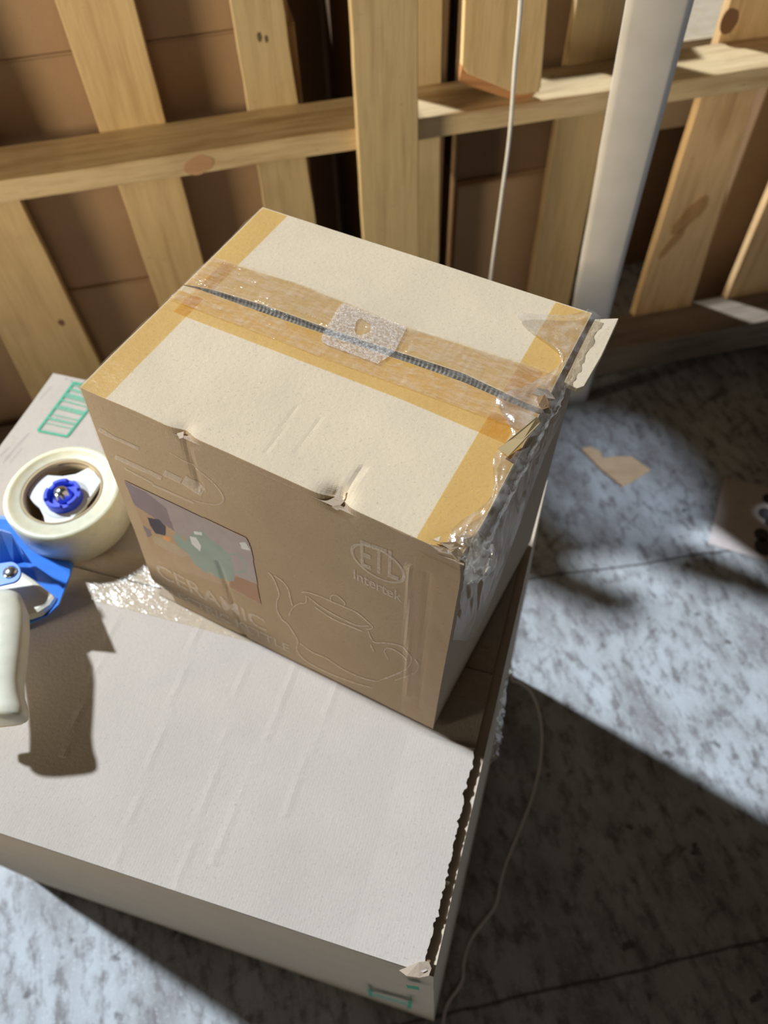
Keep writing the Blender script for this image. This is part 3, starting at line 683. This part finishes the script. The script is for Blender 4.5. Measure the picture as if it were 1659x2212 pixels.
def text_on(s, a_px, b_px, hpx, f=None, sx=1.0):
    """flat lettering laid on the front wall from baseline start to end; h = height in pixels along the wall's up"""
    cu = bpy.data.curves.new('t', 'FONT'); cu.body = s; cu.size = 1; cu.resolution_u = 3; cu.offset = .012
    to = bpy.data.objects.new('t', cu); C.objects.link(to); dg = bpy.context.evaluated_depsgraph_get(); me = to.evaluated_get(dg).to_mesh()
    P = np.array([v.co[:2] for v in me.vertices]); F = [list(p.vertices) for p in me.polygons]
    to.evaluated_get(dg).to_mesh_clear(); bpy.data.objects.remove(to); bpy.data.curves.remove(cu)
    x0, x1 = P[:, 0].min(), P[:, 0].max(); y1 = .70
    a = inv(qfr, a_px); b = inv(qfr, b_px); hv = hpx
    out = []
    for x, y in P:
        t = (x - x0) / (x1 - x0); out.append(PR(a[0] + (b[0] - a[0]) * t, a[1] + (b[1] - a[1]) * t + hv * y / y1))
    return out, F
obj('printed_title', text_on('CERAMIC', (345, 1242), (577, 1363), .085), M_ink, box)
obj('printed_subtitle', text_on('ELECTRIC KETTLE', (357, 1278), (628, 1408), .052), M_ink, box)
# certification mark: ring, letters, name
def uvell(c, l, r, t, b):
    c = np.array(inv(qfr, c)); ru = abs(inv(qfr, r)[0] - inv(qfr, l)[0]) / 2; rv = abs(inv(qfr, t)[1] - inv(qfr, b)[1]) / 2; return c, ru, rv
def ringp(c, ru, rv, th, n=60, a0=0, a1=2 * PI):
    P = []
    for i in range(n + 1):
        a = a0 + (a1 - a0) * i / n
        for k in (1, 1 - th): P.append(PR(c[0] + ru * k * math.cos(a), c[1] + rv * k * math.sin(a)))
    return P, [[2 * i, 2 * i + 2, 2 * i + 3, 2 * i + 1] for i in range(n)]
e = uvell((817, 1216), (758, 1190), (878, 1247), (803, 1174), (836, 1257))
obj('printed_certification_mark', join(ringp(*e, .11), text_on('ETL', (780, 1222), (862, 1252), .115)), M_ink, box)
obj('printed_certification_name', text_on('Intertek', (764, 1250), (868, 1300), .045), M_ink, box)
e2 = uvell((360, 1015), (235, 950), (487, 1092), (350, 965), (380, 1062))
dl = []
for k, (l, wpx) in enumerate([([(250, 985), (300, 1008), (350, 1032)], 9), ([(355, 1020), (392, 1038)], 12), ([(398, 1035), (440, 1062)], 20), ([(270, 1010), (330, 1042)], 3), ([(330, 1046), (420, 1085)], 4), ([(240, 940), (300, 968)], 6), ([(215, 925), (240, 940)], 8)]):
    dl.append(ribbon(l, wpx))
obj('printed_oval_emblem', join(ringp(*e2, .03, 40, -1.2, 1.4), *dl), ink('rubbed_white_ink', (.72, .64, .58), .4), box)

# picture label
colsL = [plain('label_tan', (.40, .28, .18), .45), plain('label_mauve', (.34, .285, .30), .4), plain('label_teal', (.24, .31, .29), .4), plain('label_dark', (.05, .045, .07), .5),
         plain('label_orange', (.65, .30, .10), .5), plain('label_cream', (.42, .33, .24), .5), plain('label_white', (.62, .64, .68), .5), plain('label_brown', (.33, .18, .11), .5), plain('label_violet', (.22, .175, .20), .5)]
z6 = lambda l: zm(l, 240, 1000, 4.3658)
LP = [([(125, 160), (700, 430), (1280, 700), (1320, 790), (1412, 1335), (1100, 1165), (440, 935)], 0, .0018), ([(128, 165), (1275, 705), (1330, 800), (1375, 1135), (1180, 1060), (1000, 900), (600, 640), (210, 390)], 1, .0021),
      ([(130, 170), (330, 270), (520, 420), (600, 640), (210, 390)], 8, .0023), ([(1120, 1130), (1180, 1065), (1375, 1140), (1408, 1325), (1110, 1165)], 7, .0021),
      ([(770, 650), (860, 635), (930, 700), (1020, 770), (1120, 860), (1170, 1000), (1160, 1115), (1050, 1100), (880, 1020), (790, 950), (720, 840), (640, 800), (590, 700), (620, 640), (700, 740)], 2, .0024),
      ([(340, 515), (450, 530), (520, 600), (515, 685), (420, 665), (375, 600)], 3, .0024), ([(295, 585), (375, 630), (390, 680), (340, 705)], 8, .0025), ([(490, 685), (555, 700), (565, 740), (500, 725)], 4, .0027),
      ([(380, 690), (500, 715), (640, 785), (750, 870), (680, 885), (500, 810), (410, 755)], 5, .0023), ([(1215, 745), (1270, 740), (1320, 820), (1240, 805)], 6, .0027), ([(780, 640), (860, 650), (860, 680), (790, 670)], 6, .0027), ([(740, 690), (800, 700), (850, 780), (840, 830), (760, 760)], 6, .0026),
      ([(920, 1020), (970, 1045), (960, 1060), (915, 1040)], 5, .0027), ([(1040, 1090), (1105, 1115), (1100, 1130), (1040, 1105)], 5, .0027)]
P = []; F = []; MI = []
def fan(poly, k):
    c = np.array(poly, float).mean(0); n0 = len(P); P.append(PR(*inv(qfr, c), k)); m_ = 0
    for i in range(len(poly)):
        a = np.array(poly[i], float); b = np.array(poly[(i + 1) % len(poly)], float)
        for t in range(6): P.append(PR(*inv(qfr, a + (b - a) * t / 6), k)); m_ += 1
    for i in range(m_): F.append([n0, n0 + 1 + i, n0 + 1 + (i + 1) % m_]); MI.append(mi_)
# keep it following the wall: lay the label as fine facets
def inpoly(p, poly):
    x, y = p; c = False; n = len(poly)
    for i in range(n):
        x1, y1 = poly[i]; x2, y2 = poly[(i + 1) % n]
        if (y1 > y) != (y2 > y) and x < (x2 - x1) * (y - y1) / (y2 - y1) + x1: c = not c
    return c
zpol = [(z6(l), m_) for l, m_, k in LP]
hand = z6([(1040, 880), (1100, 860), (1200, 860), (1280, 950), (1270, 1010), (1190, 1035)])
x0, y0 = inv(qfr, (262, 1110))[0], inv(qfr, (563, 1310))[1]
uv0 = [inv(qfr, q) for q in zpol[0][0]]; umin, umax = min(q[0] for q in uv0), max(q[0] for q in uv0); vmin, vmax = min(q[1] for q in uv0), max(q[1] for q in uv0)
NU, NV = 150, 110; idx = {}
def vid(i, j):
    if (i, j) not in idx: idx[(i, j)] = len(P); P.append(PR(umin + (umax - umin) * i / NU, vmin + (vmax - vmin) * j / NV, .0008))
    return idx[(i, j)]
for j in range(NV):
    for i in range(NU):
        q = proj(qfr(umin + (umax - umin) * (i + .5) / NU, vmin + (vmax - vmin) * (j + .5) / NV))
        if not inpoly(q, zpol[0][0]): continue
        mi_ = 0
        for pl, m_ in zpol[1:]:
            if inpoly(q, pl): mi_ = m_
        dh = min(np.linalg.norm(q - (np.array(hand[k]) + (np.array(hand[k + 1]) - np.array(hand[k])) * t)) for k in range(len(hand) - 1) for t in (0, .25, .5, .75, 1))
        if dh < 2.6: mi_ = 2
        F.append([vid(i, j), vid(i + 1, j), vid(i + 1, j + 1), vid(i, j + 1)]); MI.append(mi_)
obj('picture_label', (P, F, MI), colsL, box, label='photo label of a teal teapot on a table')

# ------------------------------------------------------------------ tape gun
gun = thing('tape_dispenser', 'blue and cream packing tape gun lying on the big carton at left', 'tape dispenser', (-.431, .645, ZL))
cR = np.array([-.431, .6445, 0]); RO, RI = .0775, .054; z0, z1 = .769, .833
obj('tape_roll', lathe(cR, [(RI, z0), (RO - .002, z0), (RO, z0 + .002), (RO, z1 - .002), (RO - .002, z1), (RO - .009, z1 + .0006), (RO - .0095, z1 - .0004), (RI + .0025, z1), (RI, z1 - .0015), (RI, z0)], 96), M_roll, gun, True)
obj('roll_core', lathe(cR, [(RI - .0002, z0), (RI - .0002, z1 - .001), (RI - .0032, z1 - .0015), (RI - .0032, z0), (RI - .0002, z0)], 80), M_core, gun, True)
def corearc(a0, a1, zc, hh): return grid(lambda u, v: cR + np.array([(RI - .0036) * math.cos(a0 + (a1 - a0) * u), (RI - .0036) * math.sin(a0 + (a1 - a0) * u), zc + hh * v]), 20, 1)
obj('core_printing', join(corearc(1.0, 1.9, .8265, .0022), corearc(1.5, 2.0, .812, .0012), corearc(1.6, 1.95, .806, .0012)), plain('dark_print', (.05, .04, .03), .7), gun)
zs = lambda l: [(x / 5.184, 900 + y / 5.184) for x, y in l]
hp = zs([(470, 625), (560, 655), (700, 665), (850, 640), (950, 590), (1020, 540), (1080, 590), (1140, 690), (1145, 720), (1070, 820), (940, 1000), (800, 1155), (700, 1190), (600, 1210), (500, 1215), (490, 1120), (440, 1020), (370, 960), (275, 870), (320, 770), (400, 690)])
hz = .824; hub = [onz(*q, hz) for q in hp]
for i, q in enumerate(hub):
    r_q = math.hypot(q[0] - cR[0], q[1] - cR[1])
    if r_q > .0505: q[:2] = cR[:2] + (q[:2] - cR[:2]) * .0505 / r_q
obj('hub_plate', prism(hub, dz=-.006), M_hub, gun, bevel=.0008)
kc = onz(141, 1078, hz); obj('hub_post', lathe((kc[0], kc[1], 0), [(.0, z0), (.02, z0), (.02, hz - .006), (0, hz - .006)], 32), M_hub, gun, True)
obj('washer_recess', lathe((kc[0], kc[1], hz), [(.0, .0006), (.031, .0006), (.032, 0)], 40), plain('grey_plastic', (.62, .63, .62), .5), gun, True)
kn = lathe((kc[0], kc[1], hz), [(.0245, .0006), (.0245, .013), (.0235, .015), (.0195, .015), (.0185, .006), (.0, .006)], 64)
P2 = [p.copy() for p in kn[0]]
for i, p in enumerate(P2):
    a = math.atan2(p[1] - kc[1], p[0] - kc[0]); 
    if p[2] > hz + .012 and math.cos(a * 5) > .55: p[2] -= .004
knob = obj('blue_knob', (P2, kn[1]), M_knob, gun, False)
obj('bolt', lathe((kc[0], kc[1], hz), [(.012, .006), (.012, .010), (.0095, .0125), (.009, .018), (.006, .021), (0, .022)], 24), M_steel, knob, True)
# blue frame: sloping plate under the roll towards the handle, upright web at the left
pz = lambda l, z: [onz(u, v, z) for u, v in l]
plate = [onz(60, 1120, .7655), onz(150, 1190, .7655), onz(158, 1218, .772), onz(151, 1240, .790), onz(139, 1275, .815), onz(126, 1306, .838), onz(100, 1331, .816), onz(62, 1346, .812), onz(-40, 1330, .812), onz(-70, 1180, .80), onz(-40, 1110, .7655)]
obj('frame_plate', prism(plate, dz=-.0025), M_frame, gun)
web = [onz(-60, 1140, .875), onz(0, 1146, .878), onz(26, 1154, .878), onz(42, 1178, .872), onz(52, 1200, .86)]
wb = [onz(-60, 1180, .79), onz(0, 1225, .80), onz(30, 1220, .80), onz(52, 1215, .80), onz(70, 1218, .795)]
obj('frame_web', (web + wb + [p + np.array([-.004, .004, 0]) for p in web + wb], [[i, i + 1, i + 6, i + 5] for i in range(4)] + [[i + 10, i + 15, i + 16, i + 11] for i in range(4)] + [[i, i + 10, i + 11, i + 1] for i in range(4)]), plain('blue_painted_steel_deep', (.02, .12, .55), .35), gun)
def disk(c_px, z, rpx, a0, a1, n): return [onz(c_px[0] + rpx * math.cos(a0 + (a1 - a0) * i / n), c_px[1] + rpx * math.sin(a0 + (a1 - a0) * i / n), z) for i in range(n + 1)]
arm = [onz(-80, 1228, .862)] + disk((22, 1236), .862, 23, -PI / 2, PI / 2 - .2, 14) + [onz(-80, 1283, .862)]
armo = obj('pivot_arm', prism(arm, dz=-.003), M_frame, gun, bevel=.0006)
sc_ = onz(22, 1236, .862); obj('screw', lathe((sc_[0], sc_[1], .862), [(.0085, 0), (.0085, .0015), (.006, .0035), (0, .0042)], 20), M_steel, armo, True)
# cream body under the arm
bodyp = [(-120, 1240), (-20, 1236), (45, 1232), (70, 1248), (95, 1268), (121, 1288), (108, 1306), (84, 1322), (58, 1330), (40, 1328), (-20, 1345), (-120, 1340)]
bt = [onz(u, v, .828) for u, v in bodyp]; bb = [q + (np.array([0, 0, -.016])) for q in bt]
obj('grip_housing', (bt + bb, [list(range(12)), list(range(23, 11, -1))] + [[i, i + 12, (i + 1) % 12 + 12, (i + 1) % 12] for i in range(12)]), M_cream, gun, bevel=.006)
# pistol handle with finger grooves
secs = []
for (yc, xr, xl, th) in [(1285, 44, -85, .018), (1300, 50, -86, .021), (1325, 59, -84, .023), (1360, 60, -80, .023), (1400, 57, -76, .022), (1440, 52, -74, .022), (1475, 48, -74, .021), (1505, 50, -76, .021), (1528, 57, -78, .021), (1545, 58, -80, .020), (1552, 55, -78, .017)]:
    z = .840 ; a = onz(xr, yc, z); b = onz(xl, yc + 12, z); secs.append(((a + b) / 2, (a - b) / 2, np.array([0, 0, th])))
obj('handle', loft(secs, 28, True, 3.0), M_cream, gun, True)
zc = []
for (yc, xr, xl, th) in [(1545, 47, -70, .013), (1557, 47, -70, .013)]:
    z = .822; a = onz(xr, yc, z); b = onz(xl, yc + 12, z); zc.append(((a + b) / 2, (a - b) / 2, np.array([0, 0, th])))
obj('handle_cap', loft(zc, 24, True, 4), M_yellow, gun, True)
# a foot of the frame rests on the carton (out of sight below the housing)
ft = onz(-10, 1320, .80); obj('frame_foot', prism([ft + np.array([x, y, 0]) for x, y in ((-.02, -.015), (.02, -.015), (.02, .015), (-.02, .015))], dz=-.0355), M_frame, gun)

# ------------------------------------------------------------------ cord, scraps on the floor
c0 = onplane(1134, -250, PW - n11 * .30, n11)
cp = [c0 + np.array([-.01, -.04, 1.3]), c0 + np.array([-.005, -.02, .5]), c0, onplane(1125, 0, PW - n11 * .26, n11), onplane(1112, 150, PW - n11 * .22, n11), onplane(1100, 300, PW - n11 * .19, n11), onplane(1080, 450, PW - n11 * .16, n11), onplane(1060, 600, PW - n11 * .14, n11), onplane(1043, 760, PW - n11 * .13, n11)]
cp += [np.array([.40, 1.34, .12]), np.array([.39, 1.22, .004]), np.array([.35, 1.08, .004]), np.array([.30, .95, .004]), np.array([.275, .80, .004])]
for q in [(1103, 1462), (1125, 1478), (1150, 1503), (1168, 1560), (1168, 1640), (1150, 1720), (1120, 1800), (1095, 1860), (1082, 1905), (1068, 1960), (1020, 2025), (1003, 2075), (998, 2120), (966, 2170), (957, 2215), (950, 2300)]:
    p = onz(*q); p[2] = .0035; cp.append(p)
cdp = obj('cord', tube(smooth_path(cp, 8), .0034, 8), M_cord, None, True); tag(cdp, 'thin pale cord hanging by the pallet and curving across the floor', 'cord')
wp = [(1255, 968), (1275, 963), (1297, 974), (1302, 988), (1340, 985), (1366, 986), (1405, 1014), (1378, 1032), (1345, 1050), (1300, 1014)]
o = obj('wood_scrap', prism([onz(u, v, .008) for u, v in wp], dz=-.0079), M_chip, bevel=.0015); tag(o, 'small pale wood scrap lying in the small light patch', 'wood scrap')
pp = [onz(u, v, .002) for u, v in [(1565, 1031), (1790, 1085), (1770, 1245), (1530, 1175)]]
o = thing('printed_sheet', 'pale paper sheet with dark round spots on floor at right', 'paper', pp[3] * [1, 1, 0])
obj('sheet', prism(pp, dz=-.0015), M_paper, o)
sp = []
for u, v, rr in [(1662, 1078, 15), (1655, 1110, 17), (1664, 1130, 12), (1646, 1155, 17), (1652, 1182, 22), (1690, 1100, 18), (1700, 1150, 20), (1690, 1190, 20)]:
    cc = onz(u, v, .0026); rad = rr / FPX * 1.95
    sp.append(([cc + np.array([rad * math.cos(2 * PI * k / 24), rad * math.sin(2 * PI * k / 24), 0]) for k in range(24)], [list(range(24))]))
obj('printed_spots', join(*sp), M_paperink, o)

# ------------------------------------------------------------------ bring everything to metres
done = set()
for ob in list(C.objects):
    if ob.type == 'MESH':
        if ob.data.name not in done: ob.data.transform(Matrix.Scale(SC, 4)); done.add(ob.data.name)
        ob.location = ob.location * SC
    elif ob.type == 'EMPTY': ob.location = ob.location * SC
